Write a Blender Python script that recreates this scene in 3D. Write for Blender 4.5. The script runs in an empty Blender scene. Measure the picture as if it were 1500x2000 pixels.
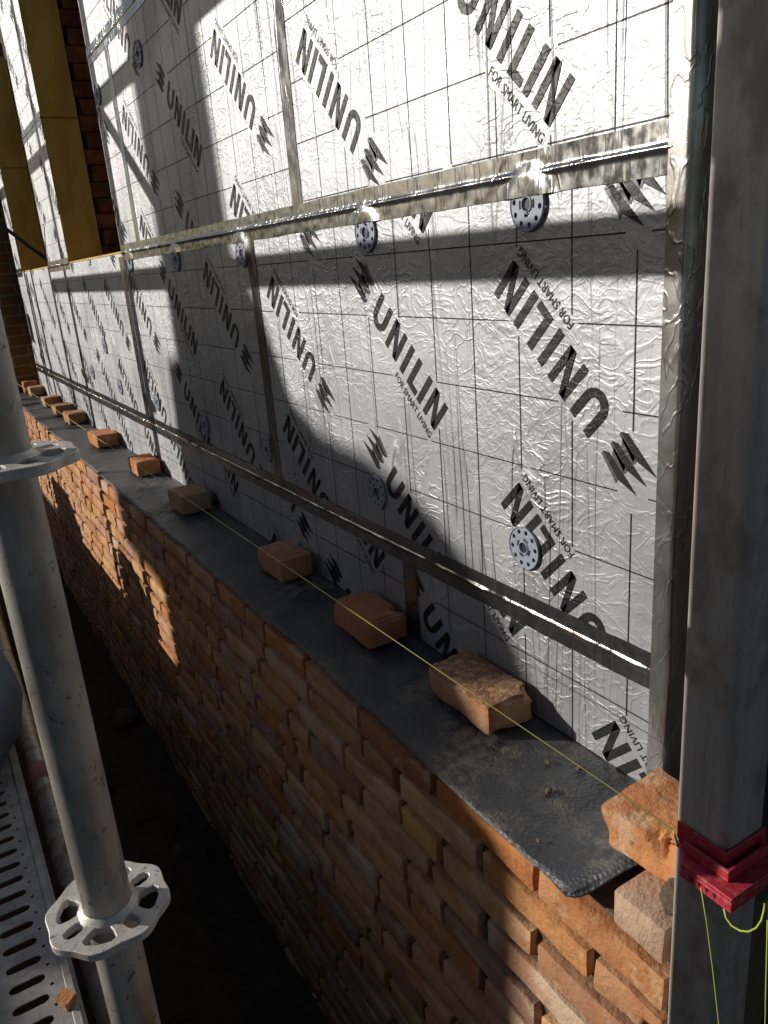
import bpy, bmesh, math, random
import numpy as np
from mathutils import Vector, Matrix, noise
random.seed(7)
S = bpy.context.scene
COL = S.collection
# ------------------------------------------------------------------ camera
CAMLOC = (0.0, -0.7033, 1.6926)
cam_d = bpy.data.cameras.new('camera'); cam = bpy.data.objects.new('camera', cam_d); COL.objects.link(cam)
Xc = Vector((0.51907419, 0.85127836, -0.07672767))      # camera right, in world
Yc = Vector((0.22876302, -0.22485958, -0.94715661))     # camera down
Zc = Vector((-0.82354688, 0.4740921, -0.31145982))      # camera forward
m = Matrix((( Xc.x, -Yc.x, -Zc.x, CAMLOC[0]), (Xc.y, -Yc.y, -Zc.y, CAMLOC[1]), (Xc.z, -Yc.z, -Zc.z, CAMLOC[2]), (0,0,0,1)))
cam.matrix_world = m
cam_d.sensor_fit = 'VERTICAL'; cam_d.sensor_height = 24.0; cam_d.lens = 24.0*1512/2000
cam_d.clip_start = 0.02; cam_d.clip_end = 600
S.camera = cam
# ------------------------------------------------------------------ light
LD = Vector((0.5955, 0.735, -0.3256)).normalized()      # direction the sunlight travels
SUN_EL = math.asin(-LD.z)
world = bpy.data.worlds.new('World'); S.world = world; world.use_nodes = True
wn = world.node_tree; bg = wn.nodes['Background']
sky = wn.nodes.new('ShaderNodeTexSky'); sky.sky_type = 'NISHITA'; sky.sun_disc = False
sky.sun_elevation = SUN_EL
sky.sun_rotation = math.atan2(-LD.x, -LD.y)
wn.links.new(sky.outputs[0], bg.inputs[0]); bg.inputs[1].default_value = 0.05
sl = bpy.data.lights.new('sun', 'SUN'); sl.energy = 4.3; sl.angle = math.radians(0.53); sl.color = (1.0, 0.945, 0.86)
so = bpy.data.objects.new('sun', sl); COL.objects.link(so)
so.rotation_euler = LD.to_track_quat('-Z', 'Y').to_euler(); so.location = (-6, -8, 9)
S.view_settings.view_transform = 'Standard'; S.view_settings.look = 'None'
S.view_settings.exposure = 0.0; S.view_settings.gamma = 1.0

# ------------------------------------------------------------------ node helper
class NT:
    def __init__(s, name):
        s.m = bpy.data.materials.new(name); s.m.use_nodes = True; s.t = s.m.node_tree
        s.b = s.t.nodes['Principled BSDF']
    def n(s, typ, **kw):
        x = s.t.nodes.new(typ)
        for k, v in kw.items():
            if k.startswith('i_'):
                k = k[2:]; x.inputs[int(k) if k.isdigit() else k.replace('_', ' ')].default_value = v
            else: setattr(x, k, v)
        return x
    def l(s, a, b, i=0, o=0):
        b_in = b.inputs[i]; a_out = a.outputs[o] if hasattr(a, 'outputs') else a
        s.t.links.new(a_out, b_in)
    def set(s, **kw):
        for k, v in kw.items():
            s.b.inputs[k.replace('_', ' ')].default_value = v
        return s
    def pos(s):
        if not hasattr(s, '_p'): s._p = s.n('ShaderNodeNewGeometry')
        return s._p
    def objc(s):
        if not hasattr(s, '_o'): s._o = s.n('ShaderNodeTexCoord')
        return s._o.outputs['Object']
    def mapping(s, src, scale=(1,1,1), loc=(0,0,0), rot=(0,0,0)):
        mp = s.n('ShaderNodeMapping'); s.t.links.new(src, mp.inputs[0])
        mp.inputs['Scale'].default_value = scale; mp.inputs['Location'].default_value = loc; mp.inputs['Rotation'].default_value = rot
        return mp.outputs[0]
    def noise(s, vec, scale, detail=3, rough=.5, dist=0):
        x = s.n('ShaderNodeTexNoise'); s.t.links.new(vec, x.inputs['Vector'])
        x.inputs['Scale'].default_value = scale; x.inputs['Detail'].default_value = detail
        x.inputs['Roughness'].default_value = rough; x.inputs['Distortion'].default_value = dist
        return x.outputs[0]
    def math(s, op, a, b=None, c=None, clamp=False):
        x = s.n('ShaderNodeMath', operation=op); x.use_clamp = clamp
        for i, v in enumerate((a, b, c)):
            if v is None: continue
            if isinstance(v, (int, float)): x.inputs[i].default_value = v
            else: s.t.links.new(v, x.inputs[i])
        return x.outputs[0]
    def mrange(s, v, a, b, c=0., d=1., smooth=True):
        x = s.n('ShaderNodeMapRange'); x.interpolation_type = 'SMOOTHSTEP' if smooth else 'LINEAR'
        s.t.links.new(v, x.inputs[0])
        for i, q in enumerate((a, b, c, d)): x.inputs[i+1].default_value = q
        return x.outputs[0]
    def ridge(s, v, w):            # thin ridges where a noise field crosses one half
        return s.mrange(s.math('ABSOLUTE', s.math('SUBTRACT', v, .5)), 0, w, 1, 0)
    def mix(s, f, a, b):
        x = s.n('ShaderNodeMix', data_type='RGBA')
        if isinstance(f, (int, float)): x.inputs[0].default_value = f
        else: s.t.links.new(f, x.inputs[0])
        for i, v in ((6, a), (7, b)):
            if isinstance(v, tuple): x.inputs[i].default_value = (v[0], v[1], v[2], 1)
            else: s.t.links.new(v, x.inputs[i])
        return x.outputs[2]
    def ramp(s, v, stops):
        x = s.n('ShaderNodeValToRGB'); s.t.links.new(v, x.inputs[0]); e = x.color_ramp.elements
        while len(e) < len(stops): e.new(.5)
        for q, (p, c) in zip(e, stops): q.position = p; q.color = (c[0], c[1], c[2], 1)
        return x.outputs[0]
    def color(s, c): s.t.links.new(c, s.b.inputs['Base Color']); return s
    def rough(s, c): s.t.links.new(c, s.b.inputs['Roughness']); return s
    def bump(s, h, dist, strength=1.0):
        x = s.n('ShaderNodeBump'); x.inputs['Distance'].default_value = dist; x.inputs['Strength'].default_value = strength
        s.t.links.new(h, x.inputs['Height'])
        if s.b.inputs['Normal'].is_linked:
            s.t.links.new(s.b.inputs['Normal'].links[0].from_socket, x.inputs['Normal'])
        s.t.links.new(x.outputs[0], s.b.inputs['Normal']); return s
def simple(name, col, rough=.6, metal=0.):
    return NT(name).set(Base_Color=(*col, 1), Roughness=rough, Metallic=metal)

# ------------------------------------------------------------------ materials
def foil_height(t):
    p = t.pos().outputs['Position']
    v1 = t.noise(t.mapping(p, (12, 1, .9)), 1.0, 2, .5, .5)             # long upright creases
    v2 = t.noise(t.mapping(p, (52, 1, 3.6), (3, 0, 1)), 1.0, 1, .5, .7)  # short upright pleats
    c1 = t.noise(t.mapping(p, (16, 1, 24), (0, 0, 9)), 1.0, 2, .55, 1.3)  # crumple
    wp = t.n('ShaderNodeVectorMath', operation='ADD'); t.t.links.new(p, wp.inputs[0])
    wn_ = t.n('ShaderNodeTexNoise'); wn_.inputs['Scale'].default_value = 22; t.t.links.new(p, wn_.inputs['Vector'])
    ws = t.n('ShaderNodeVectorMath', operation='SCALE'); ws.inputs['Scale'].default_value = .05; t.t.links.new(wn_.outputs['Color'], ws.inputs[0]); t.t.links.new(ws.outputs[0], wp.inputs[1])
    vo = t.n('ShaderNodeTexVoronoi'); vo.feature = 'F1'; vo.inputs['Scale'].default_value = 1; t.t.links.new(t.mapping(wp.outputs[0], (34, 1, 46)), vo.inputs['Vector'])
    m1 = t.mrange(t.noise(t.mapping(p, (2.2, 1, 2.2), (1, 0, 7)), 1, 1), .40, .62)
    m2 = t.mrange(t.noise(t.mapping(p, (4.5, 1, 3.1), (9, 0, 2)), 1, 1), .42, .66)
    m3 = t.mrange(t.noise(t.mapping(p, (5.0, 1, 1.3), (4, 0, 3)), 1, 1), .45, .62)
    h = t.math('MULTIPLY', t.math('MULTIPLY', t.ridge(v1, .022), 1.9), t.math('ADD', m3, .40))
    h = t.math('ADD', h, t.math('MULTIPLY', t.math('MULTIPLY', t.ridge(v2, .10), .32), t.math('ADD', m2, .25)))
    h = t.math('ADD', h, t.math('MULTIPLY', t.math('MULTIPLY', t.ridge(c1, .07), .38), t.math('ADD', m2, .45)))
    c2 = t.noise(t.mapping(p, (44, 1, 58), (5, 0, 4)), 1.0, 1, .5, 1.0)
    h = t.math('ADD', h, t.math('MULTIPLY', t.math('MULTIPLY', t.ridge(c2, .10), .15), t.math('ADD', m1, .25)))
    h = t.math('ADD', h, t.math('MULTIPLY', t.math('MULTIPLY', vo.outputs['Distance'], .75), t.math('ADD', t.math('MULTIPLY', m1, .8), .15)))
    soft = t.noise(t.mapping(p, (9, 1, 5)), 1.0, 2, .5)
    return t.math('ADD', h, t.math('MULTIPLY', soft, 1.4))
t = NT('foil_facing').set(Metallic=.66, Roughness=.45)
p = t.pos().outputs['Position']
t.color(t.mix(t.mrange(t.noise(t.mapping(p, (3, 1, 6)), 1, 4), .3, .75), (.485, .49, .505), (.395, .40, .42)))
t.rough(t.mrange(t.noise(t.mapping(p, (6, 1, 4), (2, 0, 0)), 1, 3), .3, .7, .47, .60))
t.bump(foil_height(t), .0014, .85); M_FOIL = t.m
t = NT('printed_ink').set(Roughness=.5, Specular_IOR_Level=.4)
p = t.pos().outputs['Position']
sp = t.noise(t.mapping(p, (1, 1, 1)), 900, 2, .6)  # pale specks mixed into the ink colour as painted glitter
t.color(t.mix(t.mrange(sp, .55, .75), (.010, .010, .011), (.075, .072, .068))); t.bump(foil_height(t), .0014, .8); M_INK = t.m
t = NT('printed_ink_half_tone').set(Roughness=.45, Metallic=.4)
t.b.inputs['Base Color'].default_value = (.115, .115, .12, 1); t.bump(foil_height(t), .0014, .8); M_INK2 = t.m
t = NT('aluminium_tape').set(Metallic=.95, Roughness=.2)
p = t.pos().outputs['Position']
s1 = t.noise(t.mapping(p, (50, 50, 34)), 1, 4, .6)
smud = t.noise(t.mapping(p, (7, 7, 9)), 1, 4, .6)
t.color(t.mix(t.mrange(smud, .4, .7), (.44, .44, .435), (.35, .34, .325)))
t.rough(t.mrange(s1, .35, .65, .13, .25))
hh = t.math('ADD', t.math('MULTIPLY', t.ridge(t.noise(t.mapping(p, (38, 38, 3), (2, 0, 0)), 1, 2, .5, .4), .03), 1.0), t.math('MULTIPLY', s1, .18))
t.bump(hh, .0007, .6); M_TAPE = t.m
t = NT('corner_tape').set(Metallic=.85, Roughness=.33); p = t.pos().outputs['Position']
t.color(t.mix(t.mrange(t.noise(t.mapping(p, (14, 14, 9)), 1, 4, .6), .4, .68), (.40, .39, .375), (.25, .225, .195)))
t.bump(t.math('ADD', t.ridge(t.noise(t.mapping(p, (30, 30, 16)), 1, 2, .5, .8), .05), t.noise(p, 60, 3)), .0006, .6); M_CTAPE = t.m
t = NT('foam_core').set(Roughness=.9)
p = t.pos().outputs['Position']
t.color(t.mix(t.mrange(t.noise(t.mapping(p, (9, 9, 3)), 1, 5, .7), .35, .65), (.52, .32, .075), (.70, .47, .13))); t.bump(t.noise(p, 260, 3), .001, .6); M_FOAM = t.m

def brick_mat(name, stops, speck=.5, pale=.5, per_object=True, bumpd=.0022, residue=0):
    t = NT(name).set(Roughness=.92, Specular_IOR_Level=.2)
    oi = t.n('ShaderNodeObjectInfo')
    if per_object:
        sh = t.n('ShaderNodeVectorMath', operation='ADD'); t.t.links.new(t.objc(), sh.inputs[0])
        sc = t.n('ShaderNodeVectorMath', operation='SCALE'); sc.inputs[0].default_value = (13.1, 7.7, 5.3); t.t.links.new(oi.outputs['Random'], sc.inputs['Scale'])
        t.t.links.new(sc.outputs[0], sh.inputs[1]); v = sh.outputs[0]; rnd = oi.outputs['Random']
    else:
        v = t.pos().outputs['Position']; rnd = t.mrange(t.noise(t.mapping(v, (5, 5, 17)), 1, 0), .3, .7, 0, 1, False)
    base = t.ramp(rnd, stops)
    n1 = t.noise(v, 17, 4, .65, .4); n2 = t.noise(v, 60, 4, .7); n3 = t.noise(v, 8, 3, .6)
    c = t.mix(t.mrange(n3, .42, .66, 0, .65), base, (.36, .125, .05))
    c = t.mix(t.mrange(n1, .53, .66, 0, pale), c, (.63, .45, .29))
    c = t.mix(t.mrange(n2, .60, .74, 0, speck), c, (.10, .055, .04))
    if residue:                       # old mortar left on the bed face
        sx = t.n('ShaderNodeSeparateXYZ'); t.t.links.new(t.objc(), sx.inputs[0])
        rm = t.math('MULTIPLY', t.mrange(sx.outputs[2], residue-.008, residue-.002), t.mrange(t.noise(v, 75, 5, .75, .3), .44, .60))
        c = t.mix(t.math('MULTIPLY', rm, .75), c, (.13, .115, .095)); t.bump(rm, .0025, .8)
    t.color(c)
    hb = t.math('ADD', t.noise(v, 110, 5, .7), t.math('MULTIPLY', t.noise(v, 30, 3, .6), 2.2))
    t.bump(hb, bumpd*1.3, .9); return t.m
STOPS = [(0, (.34, .13, .055)), (.12, (.66, .42, .22)), (.26, (.52, .20, .06)), (.40, (.62, .46, .32)), (.54, (.30, .155, .105)), (.68, (.66, .36, .12)), (.82, (.54, .34, .25)), (.92, (.60, .27, .09)), (1, (.40, .21, .11))]
M_BRICK = brick_mat('reclaimed_brick', STOPS)
M_BRICKF = brick_mat('reclaimed_brick_mass', STOPS, per_object=False)
M_LB_TAN = brick_mat('loose_brick_tan', [(0, (.46, .27, .15)), (1, (.50, .29, .15))], .55, .35)
M_LB_RES = brick_mat('loose_brick_mortar_topped', [(0, (.46, .27, .15)), (1, (.50, .29, .15))], .45, .3, residue=.052)
M_LB_RED = brick_mat('loose_brick_red', [(0, (.42, .17, .10)), (1, (.45, .18, .10))], .35, .25)
M_LB_ORA = brick_mat('loose_brick_orange', [(0, (.52, .22, .085)), (1, (.56, .25, .10))], .5, .65)
M_FARB = brick_mat('brown_facing_brick', [(0, (.20, .115, .05)), (.5, (.25, .15, .07)), (1, (.18, .10, .045))], .4, .1)
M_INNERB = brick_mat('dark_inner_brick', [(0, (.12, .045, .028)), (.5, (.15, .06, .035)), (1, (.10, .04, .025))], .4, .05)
t = NT('mortar').set(Roughness=1.0, Specular_IOR_Level=.1); p = t.pos().outputs['Position']
t.color(t.mix(t.noise(p, 160, 4, .7), (.10, .075, .05), (.23, .18, .125)))
t.bump(t.math('ADD', t.noise(p, 320, 4, .75), t.math('MULTIPLY', t.noise(p, 60, 3), 2)), .004, 1.0); M_MORTAR = t.m
t = NT('far_mortar').set(Roughness=1.0); p = t.pos().outputs['Position']
t.color(t.mix(t.noise(p, 40, 4), (.34, .25, .15), (.44, .34, .21))); M_FMORTAR = t.m
t = NT('damp_course_membrane').set(Roughness=.5, Specular_IOR_Level=.5)
p = t.pos().outputs['Position']
d1 = t.noise(p, 7, 5, .62); d2 = t.noise(p, 55, 4, .7); d3 = t.noise(p, 420, 2, .6)
dust = t.math('MULTIPLY', t.mrange(d1, .43, .66), t.mrange(d2, .38, .60))
dust2 = t.math('MAXIMUM', t.math('MULTIPLY', dust, .60), t.math('MULTIPLY', t.mrange(d3, .66, .74), .55))
t.color(t.mix(dust2, (.024, .027, .033), (.24, .21, .165)))
t.rough(t.mrange(dust2, 0, .6, .52, .95))
wv = t.n('ShaderNodeTexVoronoi', i_Scale=1.0); wv.feature = 'F1'
t.t.links.new(t.mapping(p, (170, 270, 120)), wv.inputs['Vector'])
t.bump(wv.outputs['Distance'], .0012, .8)
t.bump(t.noise(p, 14, 3, .5), .004, .35); M_DPC = t.m
t = NT('galvanised_steel').set(Metallic=.45, Roughness=.55)
p = t.objc()
g1 = t.noise(t.mapping(p, (22, 22, 8)), 1, 4, .6); g2 = t.noise(p, 70, 4, .7); st = t.noise(t.mapping(p, (26, 26, 1.2), (4, 2, 0)), 1, 2, .5)
c = t.mix(t.mrange(g1, .35, .65), (.29, .265, .235), (.46, .425, .38))
c = t.mix(t.mrange(st, .53, .62, 0, .75), c, (.24, .15, .06))
c = t.mix(t.mrange(t.noise(t.mapping(p, (14, 14, 5), (8, 3, 2)), 1, 5, .7), .54, .68, 0, .7), c, (.12, .10, .085))
c = t.mix(t.mrange(g2, .60, .70, 0, .85), c, (.06, .05, .04))
t.color(c); t.rough(t.mrange(g1, .3, .7, .42, .65)); t.bump(t.noise(p, 120, 4, .7), .0007, .6); M_GALV = t.m
t = NT('galvanised_rosette').set(Metallic=.25, Roughness=.55); p = t.objc()
c = t.mix(t.mrange(t.noise(p, 40, 4, .65), .35, .7), (.60, .57, .53), (.42, .39, .35))
c = t.mix(t.mrange(t.noise(p, 150, 3, .7), .60, .70, 0, .8), c, (.13, .10, .075))
t.color(c); t.bump(t.noise(p, 260, 3, .7), .0007, .7); M_ROS = t.m
t = NT('perforated_steel').set(Metallic=.3, Roughness=.6); p = t.objc()
c = t.mix(t.mrange(t.noise(p, 22, 5, .7), .35, .7), (.30, .28, .265), (.46, .43, .40))
c = t.mix(t.mrange(t.noise(p, 75, 4, .7), .6, .72, 0, .7), c, (.19, .12, .09))
t.color(c); t.bump(t.noise(p, 150, 4, .7), .0012, .7); M_DECK = t.m
t = NT('aluminium_profile').set(Metallic=.4, Roughness=.5); p = t.pos().outputs['Position']
a1 = t.noise(t.mapping(p, (60, 60, 2.2)), 1, 4, .65); a2 = t.noise(t.mapping(p, (16, 16, 11)), 1, 5, .65); a3 = t.noise(t.mapping(p, (420, 420, 16)), 1, 2, .5)
c = t.mix(t.mrange(a1, .3, .7), (.40, .375, .35), (.52, .485, .45))
c = t.mix(t.mrange(a2, .50, .66, 0, .75), c, (.27, .22, .18))
c = t.mix(t.mrange(a3, .62, .72, 0, .35), c, (.12, .11, .11))
t.color(c); t.rough(t.mrange(a2, .3, .7, .38, .6)); t.bump(a3, .0004, .5); M_PROF = t.m
t = NT('red_plastic').set(Roughness=.5, Specular_IOR_Level=.4); p = t.pos().outputs['Position']
t.color(t.mix(t.mrange(t.noise(p, 160, 4, .7), .45, .72, 0, .55), (.40, .022, .038), (.45, .18, .165))); t.bump(t.noise(p, 400, 3), .0004, .5); M_RED = t.m
M_YEL = simple('yellow_line', (.62, .56, .17), .7).m
M_LIME = simple('lime_line', (.42, .52, .05), .7).m
t = NT('fixing_plastic').set(Roughness=.45); p = t.pos().outputs['Position']
t.color(t.mix(t.noise(p, 160, 3), (.24, .27, .34), (.34, .37, .43))); M_FIX = t.m
M_FIXD = simple('fixing_core', (.025, .028, .04), .5).m
t = NT('soil').set(Roughness=1.0, Specular_IOR_Level=.1); p = t.pos().outputs['Position']
sy = t.n('ShaderNodeSeparateXYZ'); t.t.links.new(p, sy.inputs[0])
bounce_sand = t.mrange(t.math('ADD', sy.outputs[1], t.math('MULTIPLY', t.noise(p, 6, 3), .2)), -1.25, -1.0, 1, 0)      # added unseen to brighten the foil's reflections: sand outside the trench
t.color(t.mix(bounce_sand, t.mix(t.noise(p, 14, 5, .7), (.055, .040, .027), (.15, .115, .08)), t.mix(t.noise(p, 9, 4), (.22, .18, .13), (.30, .25, .18)))); t.bump(t.noise(p, 45, 5, .7), .03, .8); M_SOIL = t.m
t = NT('caster_coat').set(Roughness=.95); p = t.pos().outputs['Position']
t.color(t.mix(t.noise(p, 3, 4), (.24, .14, .10), (.30, .19, .13))); M_CASTER = t.m
M_BLACK = simple('black_pvc', (.012, .012, .013), .45).m
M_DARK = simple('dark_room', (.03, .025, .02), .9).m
t = NT('timber').set(Roughness=.85); p = t.pos().outputs['Position']
t.color(t.mix(t.noise(t.mapping(p, (2, 30, 30)), 1, 3), (.30, .20, .11), (.40, .28, .16))); M_WOOD = t.m
t = NT('blue_cloth').set(Roughness=.95); p = t.objc()
t.color(t.mix(t.noise(p, 12, 4, .6), (.14, .16, .21), (.24, .26, .32)))
t.bump(t.noise(p, 900, 2), .0004, .6); t.bump(t.noise(p, 22, 3), .004, .6); M_CLOTH = t.m
M_TUB = simple('black_rubber', (.03, .03, .032), .7).m
M_GREYBOX = simple('grey_plastic', (.20, .20, .20), .5).m

# ------------------------------------------------------------------ object helpers
def obj(name, me, mat=None, parent=None, loc=None, rot=None):
    if isinstance(me, bmesh.types.BMesh):
        d = bpy.data.meshes.new(name); me.to_mesh(d); me.free(); me = d
    if mat is not None and len(me.materials) == 0: me.materials.append(mat)
    o = bpy.data.objects.new(name, me); COL.objects.link(o)
    if loc is not None: o.location = loc
    if rot is not None: o.rotation_euler = rot
    if parent is not None:
        o.parent = parent
    return o
def thing(name, label, cat, loc=(0, 0, 0), group=None, rot=None):
    o = bpy.data.objects.new(name, None); COL.objects.link(o); o.location = loc; o.empty_display_size = .02
    if rot is not None: o.rotation_euler = rot
    return tag(o, label, cat, group)
def tag(o, label, cat, group=None):
    o['label'] = label; o['category'] = cat
    if group: o['group'] = group
    return o
def struct(o): o['kind'] = 'structure'; return o
def smooth(o, ang=None):
    for f in o.data.polygons: f.use_smooth = True
    return o
def pydata(name, v, f):
    me = bpy.data.meshes.new(name); me.from_pydata([tuple(q) for q in v], [], f); me.update(); return me
def box_bm(x0, x1, y0, y1, z0, z1, bev=0, seg=2):
    bm = bmesh.new(); bmesh.ops.create_cube(bm, size=1)
    for v in bm.verts:
        v.co = Vector((x0 + (v.co.x+.5)*(x1-x0), y0 + (v.co.y+.5)*(y1-y0), z0 + (v.co.z+.5)*(z1-z0)))
    if bev: bmesh.ops.bevel(bm, geom=bm.edges[:], offset=bev, segments=seg, affect='EDGES')
    return bm
def tube_me(pts, r, n=12, name='tube', cap=True, tap=None):
    v = []; f = []; pts = [Vector(q) for q in pts]
    up = Vector((0, 0, 1))
    for i, q in enumerate(pts):
        d = (pts[min(i+1, len(pts)-1)] - pts[max(i-1, 0)]).normalized()
        a = d.cross(up if abs(d.z) < .95 else Vector((1, 0, 0))).normalized(); b = d.cross(a)
        rr = r if tap is None else tap[i]
        for k in range(n):
            an = 2*math.pi*k/n; v.append(q + (a*math.cos(an) + b*math.sin(an))*rr)
    for i in range(len(pts)-1):
        for k in range(n):
            f.append((i*n+k, i*n+(k+1) % n, (i+1)*n+(k+1) % n, (i+1)*n+k))
    if cap:
        f.append(tuple(range(n))[::-1]); f.append(tuple((len(pts)-1)*n+k for k in range(n)))
    me = pydata(name, v, f)
    for q in me.polygons: q.use_smooth = len(q.vertices) == 4
    bm = bmesh.new(); bm.from_mesh(me); bmesh.ops.recalc_face_normals(bm, faces=bm.faces[:]); bm.to_mesh(me); bm.free()
    return me
def plate_bm(outer, holes, th):      # flat plate with holes in XY, thickness along Z (0..th)
    bm = bmesh.new()
    es = []
    for loop in [outer]+holes:
        vs = [bm.verts.new((x, y, 0)) for x, y in loop]
        es += [bm.edges.new((vs[i], vs[(i+1) % len(vs)])) for i in range(len(vs))]
    bmesh.ops.triangle_fill(bm, use_beauty=True, use_dissolve=False, edges=es)
    for fc in bm.faces:
        if fc.normal.z < 0: fc.normal_flip()
    r = bmesh.ops.extrude_face_region(bm, geom=bm.faces[:])
    nv = [g for g in r['geom'] if isinstance(g, bmesh.types.BMVert)]
    bmesh.ops.translate(bm, verts=nv, vec=(0, 0, th))
    bmesh.ops.recalc_face_normals(bm, faces=bm.faces[:])
    return bm
def circ(cx, cy, r, n, ph=0, sq=1): return [(cx+r*math.cos(ph+2*math.pi*k/n), cy+sq*r*math.sin(ph+2*math.pi*k/n)) for k in range(n)]
def oblong(cx, cy, l, w, ang=0, n=5):
    pts = []
    for s in (1, -1):
        for k in range(n):
            a = -math.pi/2+math.pi*k/(n-1)
            x = (l/2-w/2)+math.cos(a)*w/2; y = math.sin(a)*w/2
            pts.append((x*s, y*s))
    c, s_ = math.cos(ang), math.sin(ang)
    return [(cx+x*c-y*s_, cy+x*s_+y*c) for x, y in pts]

# ================================================================== SETTING
# ground: one sheet; a narrow trench runs along the foot of the wall, the bank rises under the scaffold
ys = [-300, -60, -20, -9, -5, -3, -2.2, -1.6, -1.2, -1.0, -.92, -.86, -.80, -.74, -.68, -.6, -.52, -.44, -.36, -.28, -.22, -.16, .0, .4, 2, 30, 300]
xs = [-300, -60, -20, -10, -7]+[-6.4+.1*k for k in range(72)]+[1.2, 2, 4, 10, 40, 300]
v = []; f = []
for y in ys:
    for x in xs:
        if y <= -.92: z = .50
        elif y < -.60: q = (y+.92)/.32; z = .50-(.50+.08)*(q*q*(3-2*q))
        else: z = -.08
        if -6.5 < x < 1 and -1.3 < y < -.1:
            z += .05*noise.noise(Vector((x*3, y*5, 1)))+.03*noise.noise(Vector((x*9, y*11, 4)))
        if y > .3: z = .3
        v.append((x, y, z))
nx = len(xs)
for j in range(len(ys)-1):
    for i in range(nx-1):
        f.append((j*nx+i, j*nx+i+1, (j+1)*nx+i+1, (j+1)*nx+i))
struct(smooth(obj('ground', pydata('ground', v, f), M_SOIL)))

# ---- unseen shadow caster added outside the frame, its outline shaped as the large shadow
YN = -4.2; SX = LD.x/LD.y; SZ = -LD.z/LD.y
def cast(xs_, zs_, y): return (xs_ + SX*y, y, zs_ - SZ*y)
shadow = [(-2.13, .30), (-2.13, .91), (-2.58, .93), (-2.57, 1.2), (-2.54, 1.43), (-2.43, 1.45), (-2.44, 2.2), (-2.45, 3.2),
          (-1.87, 3.2), (-1.87, 2.2), (-1.85, 1.74), (-1.80, 1.68), (-1.727, 1.62), (-1.65, 1.50), (-1.60, 1.41), (-1.48, 1.35), (-1.30, 1.335),
          (-1.14, 1.30), (-1.047, 1.263), (-.978, 1.218), (-.90, 1.152), (-.84, 1.10), (-.79, 1.02), (-.74, .97), (-.60, .92), (-.49, .885), (-.455, .84), (-.455, .30)]
nh = thing('shadow_caster', 'unseen shadow caster added outside the picture, cut to the outline of the large shadow', 'house', (-8, YN, .5))
v = []; f = []; n = len(shadow)
for k, (a, b) in enumerate(shadow): v.append(cast(a, b, YN))
for k, (a, b) in enumerate(shadow): q = cast(a, b, YN); v.append((q[0]-SX*.5, q[1]-.5, q[2]+SZ*.0))
f.append(tuple(range(n))); f.append(tuple(range(2*n-1, n-1, -1)))
for k in range(n): f.append((k, (k+1) % n, n+(k+1) % n, n+k))
me = pydata('shadow_outline_slab', [(a+8, b-YN, c-.5) for a, b, c in v], f)
bm = bmesh.new(); bm.from_mesh(me); bmesh.ops.recalc_face_normals(bm, faces=bm.faces[:]); bm.to_mesh(me); bm.free()
obj('shadow_outline_slab', me, M_CASTER, nh)
obj('wall', box_bm(-10, 12, -4.0, -.02, -.6, 1.60), M_CASTER, nh)  # low block added to shut out low sky and darken the trench
obj('block_lid', box_bm(-10.2, 12.2, -4.2, .1, 1.603, 1.70), M_DARK, nh)

# ---- the house: inner leaf with two window openings
hw = thing('house_inner_wall', 'dark inner brick leaf behind the insulation, seen in the window openings', 'wall', (-3, .3, 0))
def hbox(nm, x0, x1, y0, y1, z0, z1, mat): return obj(nm, box_bm(x0+3, x1+3, y0-.3, y1-.3, z0, z1), mat, hw)
TH = .155
OP = [(-3.90, -2.905), (-5.49, -4.47)]
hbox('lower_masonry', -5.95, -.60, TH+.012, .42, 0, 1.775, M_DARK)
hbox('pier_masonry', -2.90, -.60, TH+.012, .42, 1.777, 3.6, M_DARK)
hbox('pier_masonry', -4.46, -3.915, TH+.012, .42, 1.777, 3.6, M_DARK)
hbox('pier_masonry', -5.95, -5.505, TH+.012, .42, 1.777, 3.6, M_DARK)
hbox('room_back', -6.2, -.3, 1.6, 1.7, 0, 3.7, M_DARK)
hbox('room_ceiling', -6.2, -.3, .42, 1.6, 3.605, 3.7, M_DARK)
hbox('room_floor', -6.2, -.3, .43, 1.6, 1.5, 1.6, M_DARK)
jb = box_bm(-.006, .012, -.0505, .0505, -.0315, .0315, .003, 1)
jbm = bpy.data.meshes.new('brick'); jb.to_mesh(jbm); jb.free(); jbm.materials.append(M_INNERB)
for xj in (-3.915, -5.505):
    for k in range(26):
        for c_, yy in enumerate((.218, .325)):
            obj('brick', jbm, None, hw, (xj+3+.001*random.random(), yy-.3+(.01 if k % 2 else -.008), 1.812+.068*k))

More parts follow.
